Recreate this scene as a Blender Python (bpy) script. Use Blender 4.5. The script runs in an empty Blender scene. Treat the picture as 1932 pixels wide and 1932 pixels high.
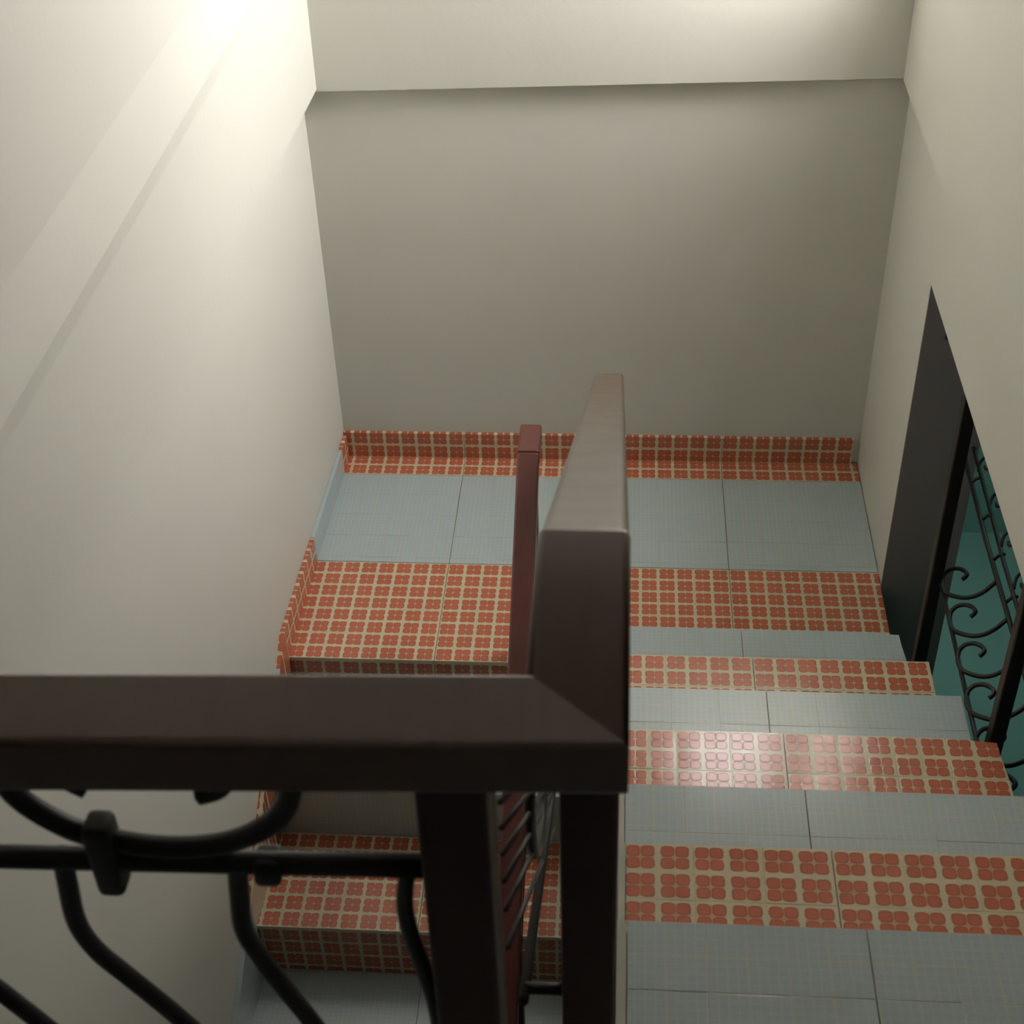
import bpy, bmesh, math, random
from mathutils import Matrix, Vector
random.seed(7)
scene = bpy.context.scene
C = scene.collection

# ------------------------------------------------------------------ camera
cam_d = bpy.data.cameras.new('camera')
cam = bpy.data.objects.new('camera', cam_d); C.objects.link(cam)
_R = Vector((0.99730551, 0.06722778, -0.02936215))
_U = Vector((-0.0187594, 0.62064829, 0.78386465))
_F = Vector((-0.07092105, 0.78120172, -0.62023712))
m = Matrix.Identity(4)
for i in range(3):
    m[i][0], m[i][1], m[i][2] = _R[i], _U[i], -_F[i]
m.translation = Vector((0.98767, -2.81150, 2.74361))
cam.matrix_world = m
cam_d.sensor_width = 36.0
cam_d.lens = 51.807
cam_d.clip_start = 0.02
cam_d.dof.use_dof = True
cam_d.dof.focus_distance = 4.0
cam_d.dof.aperture_fstop = 13.0
scene.camera = cam

# ------------------------------------------------------------------ world, exposure
world = bpy.data.worlds.new('world'); scene.world = world
world.use_nodes = True
bg = world.node_tree.nodes['Background']
bg.inputs[0].default_value = (0.75, 0.82, 0.78, 1)
bg.inputs[1].default_value = 0.4
scene.view_settings.view_transform = 'Standard'
scene.view_settings.look = 'None'
scene.view_settings.gamma = 1.0
scene.view_settings.use_curve_mapping = False
scene.view_settings.exposure = 0.0
WINDOW_LIGHT = 13.0
SIDE_WINDOW_LIGHT = 54.0
WINDOW_COLOR = (1.0, 0.945, 0.95)
SIDE_LIGHT = 5.0
CORRIDOR_LIGHT = 24.0

# ------------------------------------------------------------------ materials
def new_mat(name):
    mt = bpy.data.materials.new(name); mt.use_nodes = True
    nt = mt.node_tree
    return mt, nt, nt.nodes['Principled BSDF'], nt.nodes.new, nt.links.new

def mth(nt, op, a, b=None, c=None):
    n = nt.nodes.new('ShaderNodeMath'); n.operation = op
    for i, v in enumerate((a, b, c)):
        if v is None: continue
        if isinstance(v, (int, float)): n.inputs[i].default_value = v
        else: nt.links.new(v, n.inputs[i])
    return n.outputs[0]

def mix(nt, fac, a, b):
    n = nt.nodes.new('ShaderNodeMix'); n.data_type = 'RGBA'
    for idx, v in ((0, fac), (6, a), (7, b)):
        if isinstance(v, (int, float)): n.inputs[idx].default_value = v
        elif isinstance(v, tuple): n.inputs[idx].default_value = (*v, 1)
        else: nt.links.new(v, n.inputs[idx])
    return n.outputs[2]

def noise(nt, scale, detail=3, vec=None, rough=.55):
    n = nt.nodes.new('ShaderNodeTexNoise'); n.inputs['Scale'].default_value = scale
    n.inputs['Detail'].default_value = detail; n.inputs['Roughness'].default_value = rough
    if vec is None:
        tc = nt.nodes.new('ShaderNodeTexCoord'); vec = tc.outputs['Object']
    nt.links.new(vec, n.inputs['Vector'])
    return n.outputs['Fac']

def bump(nt, height, strength, dist, bs):
    n = nt.nodes.new('ShaderNodeBump'); n.inputs['Strength'].default_value = strength
    n.inputs['Distance'].default_value = dist
    nt.links.new(height, n.inputs['Height']); nt.links.new(n.outputs[0], bs.inputs['Normal'])

def plaster(name, col, var=.04, rough=.6):
    mt, nt, bs, N, L = new_mat(name)
    n1 = noise(nt, 1.7, 4)
    dark = tuple(c * (1 - var * 2) for c in col)
    bs_col = mix(nt, n1, dark, tuple(min(1, c * (1 + var)) for c in col))
    L(bs_col, bs.inputs['Base Color']); bs.inputs['Roughness'].default_value = rough
    bump(nt, noise(nt, 60, 3), .12, .004, bs)
    return mt

def iron_mat():
    mt, nt, bs, N, L = new_mat('black_iron')
    L(mix(nt, noise(nt, 40), (.010, .009, .009), (.022, .018, .016)), bs.inputs['Base Color'])
    bs.inputs['Roughness'].default_value = .45; bs.inputs['Metallic'].default_value = .2
    bump(nt, noise(nt, 120), .15, .002, bs)
    return mt

def wood_mat(name, a, b, rough=.33, spec=.5, coat=0.):
    mt, nt, bs, N, L = new_mat(name)
    tc = N('ShaderNodeTexCoord'); mp = N('ShaderNodeMapping'); mp.inputs['Scale'].default_value = (30, 3, 30)
    L(tc.outputs['Object'], mp.inputs['Vector'])
    n1 = noise(nt, 2.0, 6, mp.outputs['Vector'])
    L(mix(nt, n1, a, b), bs.inputs['Base Color'])
    L(mth(nt, 'MULTIPLY_ADD', noise(nt, 14, 4), .12, rough - .06), bs.inputs['Roughness'])
    bs.inputs['Specular IOR Level'].default_value = spec
    bs.inputs['Coat Weight'].default_value = coat; bs.inputs['Coat Roughness'].default_value = .22; bs.inputs['Coat IOR'].default_value = 1.6
    return mt

def cell(nt, sock, size):
    """distance from the centre of a periodic cell, 0..0.5"""
    f = mth(nt, 'FRACT', mth(nt, 'DIVIDE', sock, size))
    return mth(nt, 'ABSOLUTE', mth(nt, 'SUBTRACT', f, .5))

def flower_tile():
    mt, nt, bs, N, L = new_mat('flower_print_tile')
    tc = N('ShaderNodeTexCoord'); sp = N('ShaderNodeSeparateXYZ'); L(tc.outputs['Object'], sp.inputs[0])
    nx = mth(nt, 'MULTIPLY_ADD', noise(nt, 160, 2), .003, sp.outputs[0])
    u = cell(nt, nx, .05); v = cell(nt, sp.outputs[1], .05)
    du = mth(nt, 'ABSOLUTE', mth(nt, 'SUBTRACT', u, .215)); dv = mth(nt, 'ABSOLUTE', mth(nt, 'SUBTRACT', v, .215))
    r = mth(nt, 'POWER', mth(nt, 'ADD', mth(nt, 'POWER', du, 3.2), mth(nt, 'POWER', dv, 3.2)), 1 / 3.2)
    def ramp(val, lo, hi):
        mr = N('ShaderNodeMapRange'); mr.interpolation_type = 'SMOOTHSTEP'
        mr.inputs['From Min'].default_value = lo; mr.inputs['From Max'].default_value = hi
        mr.inputs['To Min'].default_value = 1; mr.inputs['To Max'].default_value = 0
        L(val, mr.inputs['Value']); return mr.outputs[0]
    petal = ramp(r, .188, .216)
    core = ramp(r, .12, .20)
    inside = mth(nt, 'MULTIPLY', ramp(u, .36, .42), ramp(v, .36, .42))
    n1 = noise(nt, 30, 4)
    ground = mix(nt, inside, mix(nt, n1, (.62, .52, .35), (.72, .62, .43)), (.66, .33, .20))
    red = mix(nt, core, mix(nt, n1, (.30, .10, .055), (.38, .13, .06)), mix(nt, n1, (.50, .125, .070), (.58, .16, .085)))
    L(mix(nt, petal, ground, red), bs.inputs['Base Color'])
    L(mth(nt, 'MULTIPLY_ADD', noise(nt, 9, 3), .08, .10), bs.inputs['Roughness'])
    bump(nt, mth(nt, 'ADD', petal, mth(nt, 'MULTIPLY', noise(nt, 45, 3), .5)), .10, .002, bs)
    return mt

def woven_tile():
    mt, nt, bs, N, L = new_mat('blue_grey_woven_tile')
    tc = N('ShaderNodeTexCoord'); sp = N('ShaderNodeSeparateXYZ'); L(tc.outputs['Object'], sp.inputs[0])
    u = cell(nt, sp.outputs[0], .05); v = cell(nt, sp.outputs[1], .05)
    def band(val, lo, hi):
        mr = N('ShaderNodeMapRange'); mr.interpolation_type = 'SMOOTHSTEP'
        mr.inputs['From Min'].default_value = lo; mr.inputs['From Max'].default_value = hi
        L(val, mr.inputs['Value']); return mr.outputs[0]
    big = mth(nt, 'MAXIMUM', band(u, .42, .48), band(v, .42, .48))
    fu = cell(nt, sp.outputs[0], .0125); fv = cell(nt, sp.outputs[1], .0125)
    small = mth(nt, 'MAXIMUM', band(fu, .30, .5), band(fv, .30, .5))
    mpx = N('ShaderNodeMapping'); mpx.inputs['Scale'].default_value = (1, 14, 1); L(tc.outputs['Object'], mpx.inputs['Vector'])
    mpy = N('ShaderNodeMapping'); mpy.inputs['Scale'].default_value = (14, 1, 1); L(tc.outputs['Object'], mpy.inputs['Vector'])
    weave = mth(nt, 'MULTIPLY', mth(nt, 'ADD', noise(nt, 40, 3, mpx.outputs[0]), noise(nt, 40, 3, mpy.outputs[0])), .5)
    base = mix(nt, weave, (.36, .45, .47), (.53, .62, .63))
    base = mix(nt, mth(nt, 'MULTIPLY', small, mth(nt, 'MULTIPLY', noise(nt, 12, 3), .6)), base, (.62, .67, .64))
    L(mix(nt, mth(nt, 'MULTIPLY', big, .30), base, (.60, .57, .45)), bs.inputs['Base Color'])
    L(mth(nt, 'MULTIPLY_ADD', noise(nt, 9, 3), .08, .11), bs.inputs['Roughness'])
    bump(nt, weave, .12, .002, bs)
    return mt

def emit_mat(name, col, strength):
    mt, nt, bs, N, L = new_mat(name)
    bs.inputs['Base Color'].default_value = (.8, .8, .8, 1)
    n = noise(nt, 3, 2)
    L(mix(nt, n, tuple(c * .95 for c in col), col), bs.inputs['Emission Color'])
    bs.inputs['Emission Strength'].default_value = strength
    return mt

M = dict(
    wall=plaster('cream_wall_paint', (.692, .692, .618), .03),
    grey=plaster('shade_grey_wall', (.36, .34, .35), .05),  # shade put into the colour: jamb face, and the dimmed hall wall
    ceiling=plaster('dimmed_ceiling_paint', (.38, .36, .33), .02),  # kept dark so the ceiling bounces less light
    teal=plaster('teal_wall_paint', (.26, .46, .42), .05),
    cement=plaster('pale_cement', (.55, .54, .46), .08, .75),
    body=plaster('stair_concrete', (.30, .28, .25), .08, .8),
    iron=iron_mat(),
    rail=wood_mat('dark_varnished_wood', (.062, .026, .012), (.098, .042, .020), .34, .4, .6),
    red=wood_mat('red_brown_varnished_wood', (.080, .017, .012), (.125, .026, .018), .36, .5, .5),
    post=wood_mat('dark_red_post_wood', (.030, .010, .008), (.050, .016, .012), .42, .3),
    flower=flower_tile(), woven=woven_tile(),
    frame=wood_mat('white_window_paint', (.62, .60, .56), (.70, .68, .64), .4),
    pane=emit_mat('daylit_frosted_glass', WINDOW_COLOR, WINDOW_LIGHT),
    side_pane=emit_mat('daylit_side_glass', WINDOW_COLOR, SIDE_WINDOW_LIGHT),
    tube=emit_mat('added_light_glow', (.75, 1.0, .92), CORRIDOR_LIGHT),  # glow of the added corridor fill light
)

# ------------------------------------------------------------------ mesh helpers
def mesh_obj(name, bm, mat, parent=None, smooth=False, loc=None, rot=None):
    bmesh.ops.recalc_face_normals(bm, faces=bm.faces)
    me = bpy.data.meshes.new(name); bm.to_mesh(me); bm.free()
    if smooth:
        for pl in me.polygons: pl.use_smooth = True
    me.materials.append(mat)
    o = link(name, me, parent, loc, rot)
    if smooth == 'wn':
        md = o.modifiers.new('weighted_normals', 'WEIGHTED_NORMAL'); md.keep_sharp = True; md.weight = 100
    return o

def link(name, me, parent=None, loc=None, rot=None):
    o = bpy.data.objects.new(name, me); C.objects.link(o)
    if parent: o.parent = parent
    if loc: o.location = loc
    if rot: o.rotation_euler = rot
    return o

def empty(name, loc=(0, 0, 0)):
    o = bpy.data.objects.new(name, None); C.objects.link(o); o.location = loc
    o.empty_display_size = .1
    return o

def tag(o, label, cat=None, group=None, kind=None):
    o['label'] = label
    if cat: o['category'] = cat
    if group: o['group'] = group
    if kind: o['kind'] = kind
    return o

def add_box(bm, x0, x1, y0, y1, z0, z1):
    vs = [bm.verts.new((x, y, z)) for x in (x0, x1) for y in (y0, y1) for z in (z0, z1)]
    for f in ((0, 1, 3, 2), (4, 6, 7, 5), (0, 4, 5, 1), (2, 3, 7, 6), (0, 2, 6, 4), (1, 5, 7, 3)):
        bm.faces.new([vs[i] for i in f])
    return vs

def add_prism(bm, poly, axis, a, b, fn=None):
    """poly of (p,q); axis 'x': (p,q)=(y,z); axis 'y': (p,q)=(x,z); axis 'z': (p,q)=(x,y)"""
    def mk(p, q, t):
        v = {'x': (t, p, q), 'y': (p, t, q), 'z': (p, q, t)}[axis]
        return fn(*v) if fn else v
    A = [bm.verts.new(mk(p, q, a)) for p, q in poly]; B = [bm.verts.new(mk(p, q, b)) for p, q in poly]
    bm.faces.new(A); bm.faces.new(B[::-1])
    n = len(poly)
    for i in range(n):
        bm.faces.new((A[i], A[(i + 1) % n], B[(i + 1) % n], B[i]))

def bevel(bm, w, seg=2):
    bmesh.ops.remove_doubles(bm, verts=bm.verts, dist=1e-5)
    bmesh.ops.recalc_face_normals(bm, faces=bm.faces)
    bmesh.ops.bevel(bm, geom=list(bm.edges), offset=w, segments=seg, affect='EDGES', profile=.5, clamp_overlap=True)

def catmull(pts, n=6):
    pts = [Vector(q) for q in pts]
    out = []
    for i in range(len(pts) - 1):
        p0 = pts[max(i - 1, 0)]; p1 = pts[i]; p2 = pts[i + 1]; p3 = pts[min(i + 2, len(pts) - 1)]
        for k in range(n):
            t = k / n
            out.append(.5 * ((2 * p1) + (-p0 + p2) * t + (2 * p0 - 5 * p1 + 4 * p2 - p3) * t * t + (-p0 + 3 * p1 - 3 * p2 + p3) * t ** 3))
    out.append(pts[-1])
    return out

def add_tube(bm, pts, r, sides=8, up=Vector((0, 1, 0)), taper=None):
    """sweep a rounded bar along pts; 'up' is the direction kept as one side of the section"""
    pts = [Vector(q) for q in pts]; rings = []
    for i, q in enumerate(pts):
        t = (pts[min(i + 1, len(pts) - 1)] - pts[max(i - 1, 0)]).normalized()
        s = t.cross(up)
        if s.length < 1e-4: s = t.cross(Vector((1, 0, 0)))
        s.normalize(); u = s.cross(t).normalized()
        rr = r if taper is None else r * taper(i / (len(pts) - 1))
        ring = []
        for k in range(sides):
            a = 2 * math.pi * (k + .5) / sides
            ca, sa = math.cos(a), math.sin(a)
            f = (abs(ca) ** 4 + abs(sa) ** 4) ** -.25          # squarish section
            ring.append(bm.verts.new(q + s * rr * f * ca + u * rr * f * sa))
        rings.append(ring)
    bm.faces.new(rings[0][::-1]); bm.faces.new(rings[-1])
    for A, B in zip(rings, rings[1:]):
        for k in range(sides):
            bm.faces.new((A[k], A[(k + 1) % sides], B[(k + 1) % sides], B[k]))

def bar(name, pts, r, mat, parent, up=(0, 1, 0), smooth=True, sides=8, taper=None):
    bm = bmesh.new(); add_tube(bm, pts, r, sides, Vector(up), taper)
    return mesh_obj(name, bm, mat, parent, smooth)

def boxo(name, dims, mat, parent=None, bev=0, seg=2):
    bm = bmesh.new(); add_box(bm, *dims)
    if bev: bevel(bm, bev, seg)
    return mesh_obj(name, bm, mat, parent)

# ------------------------------------------------------------------ dimensions read from the photograph (metres)
RISE = .1688; NOSE = [.0, -.028, -.307, -.583, -.862, -1.147, -1.408, -1.668]   # upper flight nosings, index = step
RISE2 = .1859; GO2 = .2958                                                     # lower flight
TOP = 7 * RISE
SK = .03                                                                       # left wall runs slightly out of square
XJ = 1.3085                                                                    # tile joint down the upper flight

# ------------------------------------------------------------------ room shell
def shear(x, y, z): return (x + SK * y, y, z)

bm = bmesh.new()      # left wall, with the thicker plaster of the upper storey and its lip
prof = [(-.25, -1.5), (.100, -1.5), (.100, 1.212), (.147, 1.216), (.150, 1.600), (.168, 1.606), (.172, 1.64), (.153, 1.77), (.150, 3.6), (-.25, 3.6)]
ys = [-6.3, -3, -2, -1, 0, .5, .93, 1.1]
rings = [[bm.verts.new(shear(px, y, pz + (.014 + .04 * (y - .4) if 1.5 < pz < 2 else 0))) for px, pz in prof] for y in ys]
for A, B in zip(rings, rings[1:]):
    for k in range(len(prof)):
        bm.faces.new((A[k], A[(k + 1) % len(prof)], B[(k + 1) % len(prof)], B[k]))
bm.faces.new(rings[0]); bm.faces.new(rings[-1][::-1])
wl = mesh_obj('wall_left', bm, M['wall'])
tag(wl, 'long cream plastered wall beside the lower flight, stepped ledge line along it', 'wall', kind='structure')

WIN = (1.22, 1.64, 2.46, 2.98)     # x0, x1, z0, z1 of the window above the frame
bm = bmesh.new()      # back wall: lower part, overhanging upper part with the window hole
add_box(bm, -.1, 1.95, .925, 1.25, -1.5, 1.25)
def crease(x): return 1.210 + .022 * (x - .17)
def upper_block(x0, x1, z0, z1):
    vs = add_box(bm, x0, x1, .895, 1.25, z0, z1)
    if z0 < 1.3:
        for v in vs:
            if v.co.z < 1.3: v.co.z = crease(v.co.x)
upper_block(-.1, 1.95, 1.22, WIN[2]); upper_block(-.1, WIN[0], WIN[2], WIN[3])
upper_block(WIN[1], 1.95, WIN[2], WIN[3]); upper_block(-.1, 1.95, WIN[3], 3.6)
wb = mesh_obj('wall_back', bm, M['wall'])
tag(wb, 'cream end wall behind the stair landing with an overhanging upper part', 'wall', kind='structure')

bm = bmesh.new()      # right wall: pier beside the landing, lintel over the side opening, thicker upper part
add_box(bm, 1.728, 1.915, .35, .925, -1.5, 1.238)
add_box(bm, 1.728, 1.915, -1.5, .35, .952, 1.238)
add_box(bm, 1.728, 1.915, -1.5, .35, -1.5, -.62)
add_box(bm, 1.728, 1.915, -6.3, -1.5, -1.5, 1.238)
SWIN = (.36, .80, 1.74, 2.56)       # y0, y1, z0, z1 of the side window above the frame
add_box(bm, 1.700, 1.915, -6.3, .895, 1.238, SWIN[2]); add_box(bm, 1.700, 1.915, -6.3, .895, SWIN[3], 3.6)
add_box(bm, 1.700, 1.915, -6.3, SWIN[0], SWIN[2], SWIN[3]); add_box(bm, 1.700, 1.915, SWIN[1], .895, SWIN[2], SWIN[3])
wr = mesh_obj('wall_right', bm, M['wall'])
tag(wr, 'cream wall with a side opening next to the upper flight of stairs', 'wall', kind='structure')
boxo('jamb_shade_face', (1.7275, 1.918, .344, .3505, -.62, .952), M['grey'], wr)['label'] = 'end face of the pier, its shade put into a dark grey colour'  # thin grey skin carries the shade on the pier's end

o = boxo('wall_front', (-.4, 1.95, -6.5, -6.3, -1.5, 3.6), M['grey']); tag(o, 'plain wall at the back of the upper hall, darkened to cut bounce light', 'wall', kind='structure')  # unseen wall, coloured dark to hold down bounce in the hall
o = boxo('ceiling', (-.4, 1.95, -6.5, 1.25, 3.6, 3.75), M['ceiling']); tag(o, 'ceiling over the stairwell, darkened to cut bounce light', 'ceiling', kind='structure')  # unseen ceiling, coloured dark to hold down bounce

# windows high in the back wall (the daylight of the stairwell)
def window(name, x0, x1, z0, z1, pane, label, side=False):
    w = empty(name, ((x0 + x1) / 2, .95, z0)); tag(w, label, 'window', kind='structure')
    def wp(nm, dims, mat):
        return boxo(nm, (dims[0] - w.location.x, dims[1] - w.location.x, dims[2] - .95, dims[3] - .95, dims[4] - z0, dims[5] - z0), mat, w)
    fw = .03; zm = (z0 + z1) / 2
    wp('window_frame', (x0, x0 + fw, .90, .96, z0, z1), M['frame']); wp('window_frame', (x1 - fw, x1, .90, .96, z0, z1), M['frame'])
    wp('window_frame', (x0 + fw, x1 - fw, .90, .96, z0, z0 + fw), M['frame']); wp('window_frame', (x0 + fw, x1 - fw, .90, .96, z1 - fw, z1), M['frame'])
    wp('glazing_bar', (x0 + fw, x1 - fw, .905, .955, zm - .012, zm + .012), M['frame'])
    wp('pane', (x0 + fw, x1 - fw, .925, .935, z0 + fw, zm - .012), pane); wp('pane', (x0 + fw, x1 - fw, .925, .935, zm + .012, z1 - fw), pane)
    if side:
        w.location = (1.898, (x0 + x1) / 2, z0); w.rotation_euler = (0, 0, math.radians(-90))
window('window_1', *WIN, M['pane'], 'narrow daylit window in the back wall above the upper flight')
window('window_2', *SWIN, M['side_pane'], 'wide daylit window in the right wall above the landing', True)

# ------------------------------------------------------------------ tiles
tile_cache = {}
def tile_mesh(wd, dp, kind, flipx=False, flipy=False, rnd=False, var=0, trim=0.):
    """tile with its visible face in local +z at z=0; pressed into 10 cm squares with shallow grooves.
    flipx / flipy: the printed pattern starts from the far side of the cut tile"""
    key = (round(wd, 4), round(dp, 4), kind, flipx, flipy, rnd, var, trim)
    if key in tile_cache: return tile_cache[key]
    rs = random.Random(hash(key[:2]) % 1000 + var * 17)
    bm = bmesh.new(); P = .1; gr = .0012
    def cuts(n, flip):
        a = []; t = 0.
        while t < n - 1e-6:
            a.append((t, min(t + P, n))); t += P
        if flip: a = [(-e, -s) for s, e in a]
        return a
    # local origin sits on a pattern cell corner
    X = cuts(wd, flipx); Y = cuts(dp, flipy)
    x0 = min(a for a, b in X); x1 = max(b for a, b in X); y0 = min(a for a, b in Y); y1 = max(b for a, b in Y)
    add_box(bm, x0, x1, y0, y1, -.012, -.0006)
    for ax, bx in X:
        for ay, by in Y:
            if bx - ax < .006 or by - ay < .006: continue
            tx, ty = rs.uniform(-.010, .010), rs.uniform(-.006, .006)
            cx, cy = (ax + bx) / 2, (ay + by) / 2
            b0 = [bm.verts.new((x, y, -.0008)) for x, y in ((ax + gr * .4, ay + gr * .4), (bx - gr * .4, ay + gr * .4), (bx - gr * .4, by - gr * .4), (ax + gr * .4, by - gr * .4))]
            t0 = [bm.verts.new((x, y, (x - cx) * tx + (y - cy) * ty)) for x, y in ((ax + gr, ay + gr), (bx - gr, ay + gr), (bx - gr, by - gr), (ax + gr, by - gr))]
            bm.faces.new(t0)
            for k in range(4): bm.faces.new((b0[k], b0[(k + 1) % 4], t0[(k + 1) % 4], t0[k]))
    if trim:
        for v in bm.verts: v.co.y -= trim
    if rnd:                       # rounded outer corner at (x max, y max)
        rad = .03
        for v in bm.verts:
            dx, dy = v.co.x - (x1 - rad), v.co.y - (y1 - rad)
            if dx > 0 and dy > 0:
                d = Vector((dx, dy))
                s = 1 / math.sqrt(2)
                v.co.x = x1 - rad + dx * s; v.co.y = y1 - rad + dy * s
    bmesh.ops.recalc_face_normals(bm, faces=bm.faces)
    me = bpy.data.meshes.new(kind + '_tile'); bm.to_mesh(me); bm.free()
    me.materials.append(M['flower'] if kind == 'flower' else M['woven'])
    tile_cache[key] = me
    return me

GAP = .0007
def tread_tiles(parent, name, kind, y_nose, depth, z, xs, rnd=False, down_y=True, vv=0):
    """row of tiles; xs = list of (x0, x1, pattern from right?)"""
    for i, (a, b, fl) in enumerate(xs):
        me = tile_mesh(b - a - 2 * GAP, depth, kind, fl, down_y, rnd and i == len(xs) - 1, (vv + i) % 3)
        link(name, me, parent, ((b - GAP) if fl else (a + GAP), y_nose, z))

# ------------------------------------------------------------------ landing
ld = empty('stair_landing'); tag(ld, 'half-turn landing floored with red flower tiles and blue-grey tiles', 'landing', kind='structure')
boxo('landing_slab', (.095, 1.724, .012, .925, -.17, -.013), M['body'], ld)
LX = [(.1085, .5085), (.5085, .9085), (.9085, XJ), (XJ, 1.7085)]
LXa = [(.112, .5085, True)] + [(a, b, False) for a, b in LX[1:3]] + [(XJ, 1.7265, False)]
tread_tiles(ld, 'floor_tile', 'flower', .400 - GAP, .400 - GAP, 0, LXa)
tread_tiles(ld, 'floor_tile', 'woven', .822 - GAP, .420, 0, LXa, vv=1)
tread_tiles(ld, 'floor_tile', 'flower', .922, .100 - GAP, 0, LXa, vv=2)
for i, (a, b) in enumerate(LX):         # skirting along the back wall
    me = tile_mesh(b - a - .0014, .092, 'flower', False, True, trim=.006)
    link('skirting_tile', me, ld, (a, .913, .098), (math.radians(90), 0, 0))
for a, b, kind in ((0, .4, 'flower'), (.402, .822, 'woven'), (.824, .91, 'flower')):   # skirting along the left wall
    me = tile_mesh(b - a - .001, .085, kind, False, True, trim=.006)
    ang = -math.atan(SK)
    o = link('skirting_tile', me, ld)
    o.matrix_local = Matrix.Translation((.113 + SK * (b + a) / 2 - SK * (b - a) / 2, a, .091)) @ Matrix.Rotation(ang, 4, 'Z') @ Matrix.Rotation(math.radians(90), 4, 'Z') @ Matrix.Rotation(math.radians(90), 4, 'X')

def riser_tiles(parent, kind, y, ztop, h, xs):
    for i, (a, b, fl) in enumerate(xs):
        me = tile_mesh(b - a - 2 * GAP, h, kind, fl, True, False, i)
        link('riser_tile', me, parent, ((b - GAP) if fl else (a + GAP), y, ztop), (math.radians(90), 0, 0))
riser_tiles(ld, 'flower', .004, -.013, RISE2 - .015, [(.105, .5085, True), (.5085, .9085, False)])

# ------------------------------------------------------------------ upper flight (seven risers)
up = empty('staircase', (1.36, NOSE[1], 0))
tag(up, 'upper flight of red and blue-grey tiled steps leading down to the landing', 'staircase')
def sub(parent, name):
    o = bpy.data.objects.new(name, None); C.objects.link(o); o.parent = parent; o.empty_display_size = .05
    o.matrix_parent_inverse = parent.matrix_world.inverted(); return o
bpy.context.view_layer.update()
off = Vector((1.36, NOSE[1], 0))
for k in range(1, 7):
    y0, y1 = NOSE[k], NOSE[k + 1]; z = k * RISE
    bm = bmesh.new()
    add_prism(bm, [(y0 - .014 - off.y, z - .0125), (y0 - .014 - off.y, z - RISE - .15), (y1 - .014 - off.y, z - .15), (y1 - .014 - off.y, z - .0125)], 'x', 1.000 - off.x, (1.672 if k in (1, 4) else 1.700) - off.x)
    st = mesh_obj('step', bm, M['body'], up)
    kind = 'woven' if k % 2 else 'flower'
    d = y0 - y1 - .002
    for i, (a, b, fl) in enumerate([(1.010, XJ, True), (XJ, 1.712, False)]):
        me = tile_mesh(b - a - 2 * GAP, d + (.010), kind, fl, True, (k in (1, 4)) and i == 1, (k + i) % 3)
        link('tread_tile', me, st, ((b - GAP if fl else a + GAP) - off.x, y0 - off.y, z))
        cut = .032 if (k in (1, 4) and i == 1) else 0
        me2 = tile_mesh(b - a - 2 * GAP - cut, RISE - .016, kind, False, True, False, i)
        o = link('riser_tile', me2, st, (b - GAP - cut - off.x, y0 - .003 - off.y, z - .014), (math.radians(90), 0, math.radians(180)))
    bm = bmesh.new(); add_box(bm, 1.000 - off.x, 1.0095 - off.x, y1 - off.y, y0 - off.y, z - .0124, z - .0005)
    mesh_obj('cement_edge', bm, M['cement'], st)

# ------------------------------------------------------------------ lower flight
lo = empty('staircase', (.45, 0, 0))
tag(lo, 'lower flight of tiled steps going down from the landing along the left wall', 'staircase')
for j in range(1, 7):
    yb, yf = -(j - 1) * GO2, -j * GO2; z = -j * RISE2
    xl = .1015 + SK * yb
    bm = bmesh.new()
    add_prism(bm, [(yf + .016, z - .0125), (yf + .016, z - RISE2 - .15), (yb + .016, z - .15), (yb + .016, z - .0125)], 'x', xl - .45, .904 - .45)
    st = mesh_obj('step', bm, M['body'], lo)
    kind = 'woven' if j % 2 else 'flower'
    xs = [(xl + .001, .5085, True), (.5085, .9085, False)]
    for i, (a, b, fl) in enumerate(xs):
        me = tile_mesh(b - a - 2 * GAP, GO2 + .008, kind, fl, False, False, (j + i) % 3)
        link('tread_tile', me, st, ((b - GAP if fl else a + GAP) - .45, yf, z))
        me2 = tile_mesh(b - a - 2 * GAP, RISE2 - .015, kind, fl, True, False, i)
        link('riser_tile', me2, st, ((b - GAP if fl else a + GAP) - .45, yf + .004, z - .013), (math.radians(90), 0, 0))
    bm = bmesh.new()
    add_prism(bm, [(yb, z), (yb, z + RISE2 + .092), (yf, z + .092), (yf, z)], 'x', .1005 - .45, .116 - .45, lambda x, y, zz: (x + SK * y, y, zz))
    mesh_obj('skirting_tile', bm, M[kind], st)
    if j == 1:                                   # the landing's red skirting runs a little way past its edge
        bm = bmesh.new()
        add_prism(bm, [(-.001, -.12), (-.001, .092), (-.085, .092 - .085 * RISE2 / GO2), (-.085, -.12)], 'x', .1005 - .45, .1172 - .45, lambda x, y, zz: (x + SK * y, y, zz))
        mesh_obj('skirting_tile', bm, M['flower'], st)

fl = boxo('floor', (-.4, 2.0, -6.3, 1.25, -1.6, -7 * RISE2), M['woven']); tag(fl, 'blue-grey tiled floor at the foot of the lower flight', 'floor', kind='structure')

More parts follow.
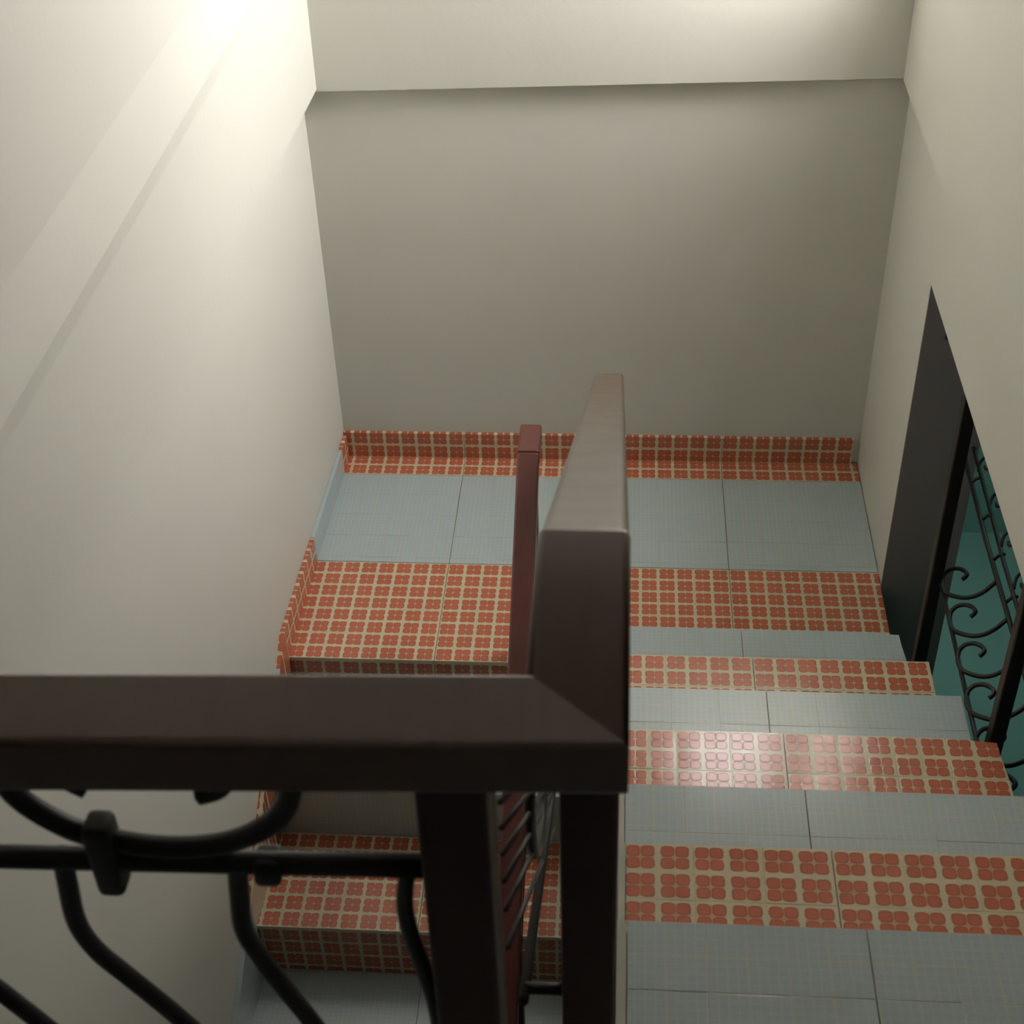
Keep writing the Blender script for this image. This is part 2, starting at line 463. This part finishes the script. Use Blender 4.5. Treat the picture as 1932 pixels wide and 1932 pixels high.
# ------------------------------------------------------------------ upper hall floor
uf = boxo('floor', (1.0, 1.726, -2.110, NOSE[7] - .014, TOP - .16, TOP - .0125), M['body']); tag(uf, 'blue-grey tiled upper hall floor at the head of the stairs', 'floor', kind='structure')
boxo('hall_slab', (-.08, 1.726, -6.3, -2.112, TOP - .16, TOP - .0125), M['body'], uf)
rows = [(NOSE[7], .4)] + [(NOSE[7] - .4 - .4 * i, .4) for i in range(6)]
for i, (y, d) in enumerate(rows):
    xs = [(1.010, XJ, True), (XJ, 1.712, False)]
    if y < -2.0: xs = [(.06, .5085, True), (.5085, .9085, True)] + [(.9085, XJ, True), (XJ, 1.697, False)]
    for q, (a, b, f_) in enumerate(xs):
        yy = min(y, -2.112) if (y < -2.0) else y
        me = tile_mesh(b - a - 2 * GAP, (.4 if y >= -2.0 else .4 - (y - yy)) - .002, 'woven', f_, True, False, (i + q) % 3)
        link('floor_tile', me, uf, ((b - GAP if f_ else a + GAP), yy, TOP))
boxo('cement_edge', (.998, 1.0095, -2.112, NOSE[7], TOP - .0124, TOP - .0004), M['cement'], uf)
for i, (a, b, f_) in enumerate([(1.010, XJ, True), (XJ, 1.712, False)]):
    me2 = tile_mesh(b - a - 2 * GAP, RISE - .016, 'woven', False, True, False, i)
    link('riser_tile', me2, uf, (b - GAP, NOSE[7] - .003, TOP - .014), (math.radians(90), 0, math.radians(180)))

# ------------------------------------------------------------------ front + upper flight balustrade
RZ = 2.05; RT = .050; RX0, RX1 = .929, .9985; RY0, RY1 = -2.172, -2.106
bal = empty('balustrade', (.95, -2.14, TOP)); tag(bal, 'dark wood handrail with black scrolled iron bars around the upper hall and stairs', 'railing')
bo = Vector(bal.location)
def loc(x, y, z): return (x - bo.x, y - bo.y, z - bo.z)

def rail_piece(name, poly, z0, z1, mat, bev, mitre):
    bm = bmesh.new(); add_prism(bm, [(x - bo.x, y - bo.y) for x, y in poly], 'z', z0 - bo.z, z1 - bo.z)
    mv = [Vector((x - bo.x, y - bo.y)) for x, y in mitre]
    def on(v): return any((v.co.xy - q).length < 1e-4 for q in mv)
    bmesh.ops.recalc_face_normals(bm, faces=bm.faces)
    ed = [e for e in bm.edges if not (on(e.verts[0]) and on(e.verts[1]))]
    bmesh.ops.bevel(bm, geom=ed, offset=bev, segments=3, affect='EDGES', profile=.5, clamp_overlap=True)
    return mesh_obj(name, bm, mat, bal, 'wn')
RK = .034                                       # the front rail runs slightly out of square
def ry(y, x): return y - RK * (RX1 - x)
mt_ = [(RX1, RY0), (RX0, ry(RY1, RX0))]
rail_piece('handrail', [(.045, ry(RY0, .045)), mt_[0], mt_[1], (.045, ry(RY1, .045))], RZ - RT, RZ, M['rail'], .006, mt_)
mt2 = [(x, y + .0006) for x, y in mt_]
rail_piece('handrail', [mt2[0], (RX1, -1.953), (RX0, -1.953), mt2[1]], RZ - RT, RZ, M['rail'], .006, mt2)
SL = .585; YE = .17
def sloped_rail(x0, x1, ya, za, yb, zb, t, mat, parent, o, bev=.008):
    bm = bmesh.new()
    add_prism(bm, [(ya - o.y, za - o.z), (yb - o.y, zb - o.z), (yb - o.y, zb - t - o.z), (ya - o.y, za - t - o.z)], 'x', x0 - o.x, x1 - o.x)
    bevel(bm, bev, 3)
    return mesh_obj('handrail', bm, mat, parent, 'wn')
sloped_rail(RX0 + .001, RX1 - .001, -1.956, RZ - .001, YE, RZ - SL * (YE + 1.956), .052, M['rail'], bal, bo)

def post(x, y, s, z0, z1, mat, parent, o, name='post'):
    bm = bmesh.new(); add_box(bm, x - s / 2 - o.x, x + s / 2 - o.x, y - s / 2 - o.y, y + s / 2 - o.y, z0 - o.z, z1 - o.z); bevel(bm, .004, 2)
    return mesh_obj(name, bm, mat, parent)
post(.8805, -2.140, .050, TOP, RZ - RT + .002, M['post'], bal, bo)
post(.30, -2.140, .050, TOP, RZ - RT + .002, M['post'], bal, bo)
post(.968, -1.925, .053, TOP - .14, RZ - RT - .02, M['post'], bal, bo)
for yy in (-1.02, .10):
    zt = RZ - SL * (yy + 1.956) - .05
    post(.966, yy, .046, 0.0 if yy > 0 else 3 * RISE - .05, zt, M['post'], bal, bo)

# iron infill of the front side, in the plane y = -2.142
YP = -2.142
def ip(pts): return [loc(x, YP, z) for x, z in pts]
bar('iron_rail', ip([(.06, 1.872), (.48, 1.876), (.857, 1.884)]), .0088, M['iron'], bal)
bar('iron_rail', ip([(.06, 1.30), (.857, 1.30)]), .008, M['iron'], bal)
def oval(cx):
    pts = []
    # two curled ends above, one long belly below
    pts += [(cx - .044, 1.958), (cx - .055, 1.966), (cx - .066, 1.978), (cx - .085, 1.984), (cx - .103, 1.972), (cx - .100, 1.950), (cx - .083, 1.927), (cx - .058, 1.908),
            (cx - .020, 1.897), (cx + .020, 1.896), (cx + .055, 1.906), (cx + .083, 1.926), (cx + .098, 1.950), (cx + .100, 1.974), (cx + .084, 1.986), (cx + .062, 1.980), (cx + .050, 1.962), (cx + .036, 1.955)]
    return pts
for cx in (.664, .40, .15):
    pts = catmull([(x, 0, z) for x, z in oval(cx)], 4)
    bar('iron_scroll', [loc(q.x, YP, q.z) for q in pts], .0082, M['iron'], bal)
    for dx in (-.045, .075):
        bm = bmesh.new(); x = cx + dx; add_box(bm, x - .0105 - bo.x, x + .0105 - bo.x, YP - .013 - bo.y, YP + .013 - bo.y, (1.848 if dx < 0 else 1.866) - bo.z, (1.922 if dx < 0 else 1.890) - bo.z)
        bevel(bm, .006, 3); mesh_obj('iron_collar', bm, M['iron'], bal, True)
for x0, k in ((.585, 1.0), (.716, .62), (.456, 1.0), (.325, 1.0), (.195, 1.0)):
    c = catmull([(x0, 0, 1.884), (x0 - .004, 0, 1.845), (x0 - .007, 0, 1.80), (x0 + .001, 0, 1.765), (x0 + .022 * k, 0, 1.728), (x0 + .055 * k, 0, 1.67), (x0 + .10 * k, 0, 1.58), (x0 + .125 * k, 0, 1.50), (x0 + .125 * k, 0, 1.40), (x0 + .10 * k, 0, 1.305)], 5)
    bar('iron_baluster', [loc(q.x, YP, q.z) for q in c], .0072, M['iron'], bal)
c = catmull([(.842, 0, 1.884), (.836, 0, 1.84), (.838, 0, 1.80), (.846, 0, 1.75), (.852, 0, 1.68), (.85, 0, 1.5), (.84, 0, 1.305)], 5)
bar('iron_baluster', [loc(q.x, YP, q.z) for q in c], .0062, M['iron'], bal)

# iron infill of the sloping side: close parallel slanting rods, slope bars and scrolls, hung on the outer face of the posts
XP = .902
for i, z0 in enumerate((1.862, 1.832, 1.800, 1.766, 1.728, 1.676)):
    y0 = -2.062
    bar('iron_rod', [loc(XP, y0, z0), loc(XP, y0 + .74, z0 - .74)], .0024, M['iron'], bal, (1, 0, 0))
def sl(y, h): return RZ - SL * (y + 1.956) - h
bar('iron_rail', [loc(XP, -1.40, sl(-1.40, .14)), loc(XP, .06, sl(.06, .14))], .005, M['iron'], bal, (1, 0, 0))
bar('iron_rail', [loc(XP, -1.95, sl(-1.95, .62)), loc(XP, .06, sl(.06, .62))], .0055, M['iron'], bal, (1, 0, 0))
for y in (-1.925, -1.02, .06):
    for h in (.14, .62):
        if y < -1.5 and h < .5: continue
        bar('iron_bracket', [loc(XP, y, sl(y, h)), loc(.95, y, sl(y, h))], .006, M['iron'], bal, (0, 0, 1))
CSC = [(.0, .0), (.013, -.006), (.020, .008), (.008, .024), (-.014, .026), (-.034, .010), (-.036, -.016), (-.018, -.040), (.016, -.052), (.056, -.046), (.092, -.024), (.118, .006), (.132, .04)]
for i in range(6):
    y = -1.72 + .29 * i
    c = catmull([(0, y + a * 1.9, sl(y + a * 1.9, .42) + b * 2.4) for a, b in CSC], 4)
    bar('iron_scroll', [loc(XP, q.y, q.z) for q in c], .0062, M['iron'], bal, (1, 0, 0))

# ------------------------------------------------------------------ balustrade of the lower flight
lb = empty('balustrade', (.77, .06, 0)); tag(lb, 'red-brown wooden handrail with iron infill descending beside the lower flight', 'railing')
lo_ = Vector(lb.location)
LZ = .652; LS = .62
xa, xb = .745, .7985
bm = bmesh.new()
add_prism(bm, [(.176 - lo_.y, LZ), (.060 - lo_.y, LZ), (.060 - lo_.y, LZ - .045), (.176 - lo_.y, LZ - .045)], 'x', xa - lo_.x, xb - lo_.x); bevel(bm, .006, 3)
mesh_obj('handrail', bm, M['red'], lb, 'wn')
YB = -1.95
sloped_rail(xa - .0004, xb - .0004, .060, LZ - .001, YB, LZ + LS * (YB - .06), .048, M['red'], lb, lo_, .006)
def lz(y, h): return LZ + LS * (y - .06) - h
post(.772, .045, .042, 0, LZ - .04, M['post'], lb, lo_)
for j in (3, 6):
    y = -j * GO2 + .06
    post(.772, y, .040, -j * RISE2, lz(y, .045), M['post'], lb, lo_)
def l2(y, z): return (.772 - lo_.x, y - lo_.y, z - lo_.z)
bar('iron_rail', [l2(.03, lz(.03, .12)), l2(YB + .1, lz(YB + .1, .12))], .007, M['iron'], lb, (1, 0, 0))
bar('iron_rail', [l2(.03, lz(.03, .50)), l2(YB + .1, lz(YB + .1, .50))], .007, M['iron'], lb, (1, 0, 0))
for i in range(6):
    y = -.22 - .29 * i
    c = catmull([(0, y + a * 1.6, lz(y + a * 1.6, .33) + b * 1.9) for a, b in CSC], 4)
    bar('iron_scroll', [l2(q.y, q.z) for q in c], .007, M['iron'], lb, (1, 0, 0))

# ------------------------------------------------------------------ iron guard in the side opening
gd = empty('iron_guard', (1.76, -.35, -.62)); tag(gd, 'black iron scroll guard between two posts in the side opening', 'railing')
go = Vector(gd.location)
c40, s40 = math.cos(math.radians(40)), math.sin(math.radians(40))
def gp(y, s): return (1.8 + s * c40 - go.x, y - go.y, .40 + s * s40 - go.z)
nrm = (-s40, 0, c40)
def gpost(y):
    post(1.760, y, .031, -.62, .952, M['iron'], gd, go)
gpost(-.052); gpost(-.700); gpost(-1.36)
bar('iron_rail', [gp(-.072, -.039), gp(-1.4, -.052)], .0048, M['iron'], gd, nrm)
bar('iron_rail', [gp(.335, .103), gp(-.01, .096), gp(-1.4, .095)], .0056, M['iron'], gd, nrm)
bar('iron_rail', [gp(.335, .132), gp(-.11, .122), gp(-1.4, .120)], .0048, M['iron'], gd, nrm)
S1 = [(-.098, .014), (-.093, .027), (-.080, .028), (-.062, .018), (-.050, .005), (-.044, -.013), (-.053, -.029), (-.073, -.036), (-.094, -.037), (-.117, -.030), (-.142, -.010), (-.161, .012), (-.171, .037), (-.171, .060), (-.166, .076), (-.161, .092)]
for i in range(9):
    c = catmull([(a - .129 * i, b - .003 * i if b < .05 else b, 0) for a, b in S1], 4)
    bar('iron_scroll', [gp(q.x, q.y) for q in c], .0050, M['iron'], gd, nrm)
for y in [.211 - .15 * i for i in range(-1, 10)]:
    if y > .335: continue
    bar('iron_link', [gp(y, .098), gp(y + .006, .115), gp(y, .130)], .004, M['iron'], gd, nrm)
for i in range(11):
    y = .24 - .15 * i
    c = catmull([(y, .126, 0), (y + .03, .140, 0), (y + .034, .158, 0), (y + .012, .168, 0), (y - .012, .160, 0), (y - .010, .146, 0), (y + .004, .146, 0)], 4)
    bar('iron_scroll', [gp(q.x, q.y) for q in c], .0038, M['iron'], gd, nrm)
bar('iron_lug', [(1.786 - go.x, .345 - go.y, .835 - go.z), (1.786 - go.x, .325 - go.y, .815 - go.z)], .008, M['iron'], gd)

# ------------------------------------------------------------------ the side corridor beyond the opening
o = boxo('wall_side', (3.0, 3.15, -2.5, 2.2, -1.5, 1.3), M['teal']); tag(o, 'teal painted wall of the side corridor beyond the opening', 'wall', kind='structure')
o = boxo('floor', (1.915, 3.0, -2.5, 2.2, -1.6, -1.3), M['teal']); tag(o, 'teal painted floor of the side corridor seen through the opening', 'floor', kind='structure')
o = boxo('ceiling', (1.915, 3.15, -2.5, 2.2, 1.3, 1.4), M['ceiling']); tag(o, 'low ceiling of the side corridor beyond the opening', 'ceiling', kind='structure')
bm = bmesh.new(); add_box(bm, 1.915, 3.15, 2.2, 2.35, -1.5, 1.4); add_box(bm, 1.915, 3.15, -2.65, -2.5, -1.5, 1.4)
o = mesh_obj('wall_side', bm, M['teal']); tag(o, 'teal painted end walls of the side corridor', 'wall', kind='structure')
lamp = empty('added_corridor_light', (2.5, 1.25, 1.3)); tag(lamp, 'unseen fill light added to brighten the side corridor', 'lamp')  # added light source to brighten the corridor, no known fixture
bm = bmesh.new(); add_box(bm, -.04, .04, -.6, .6, -.035, 0); mesh_obj('fill_light_body', bm, M['frame'], lamp)
bar('fill_light_tube', [(0, -.56, -.052), (0, .56, -.052)], .016, M['tube'], lamp, (1, 0, 0))
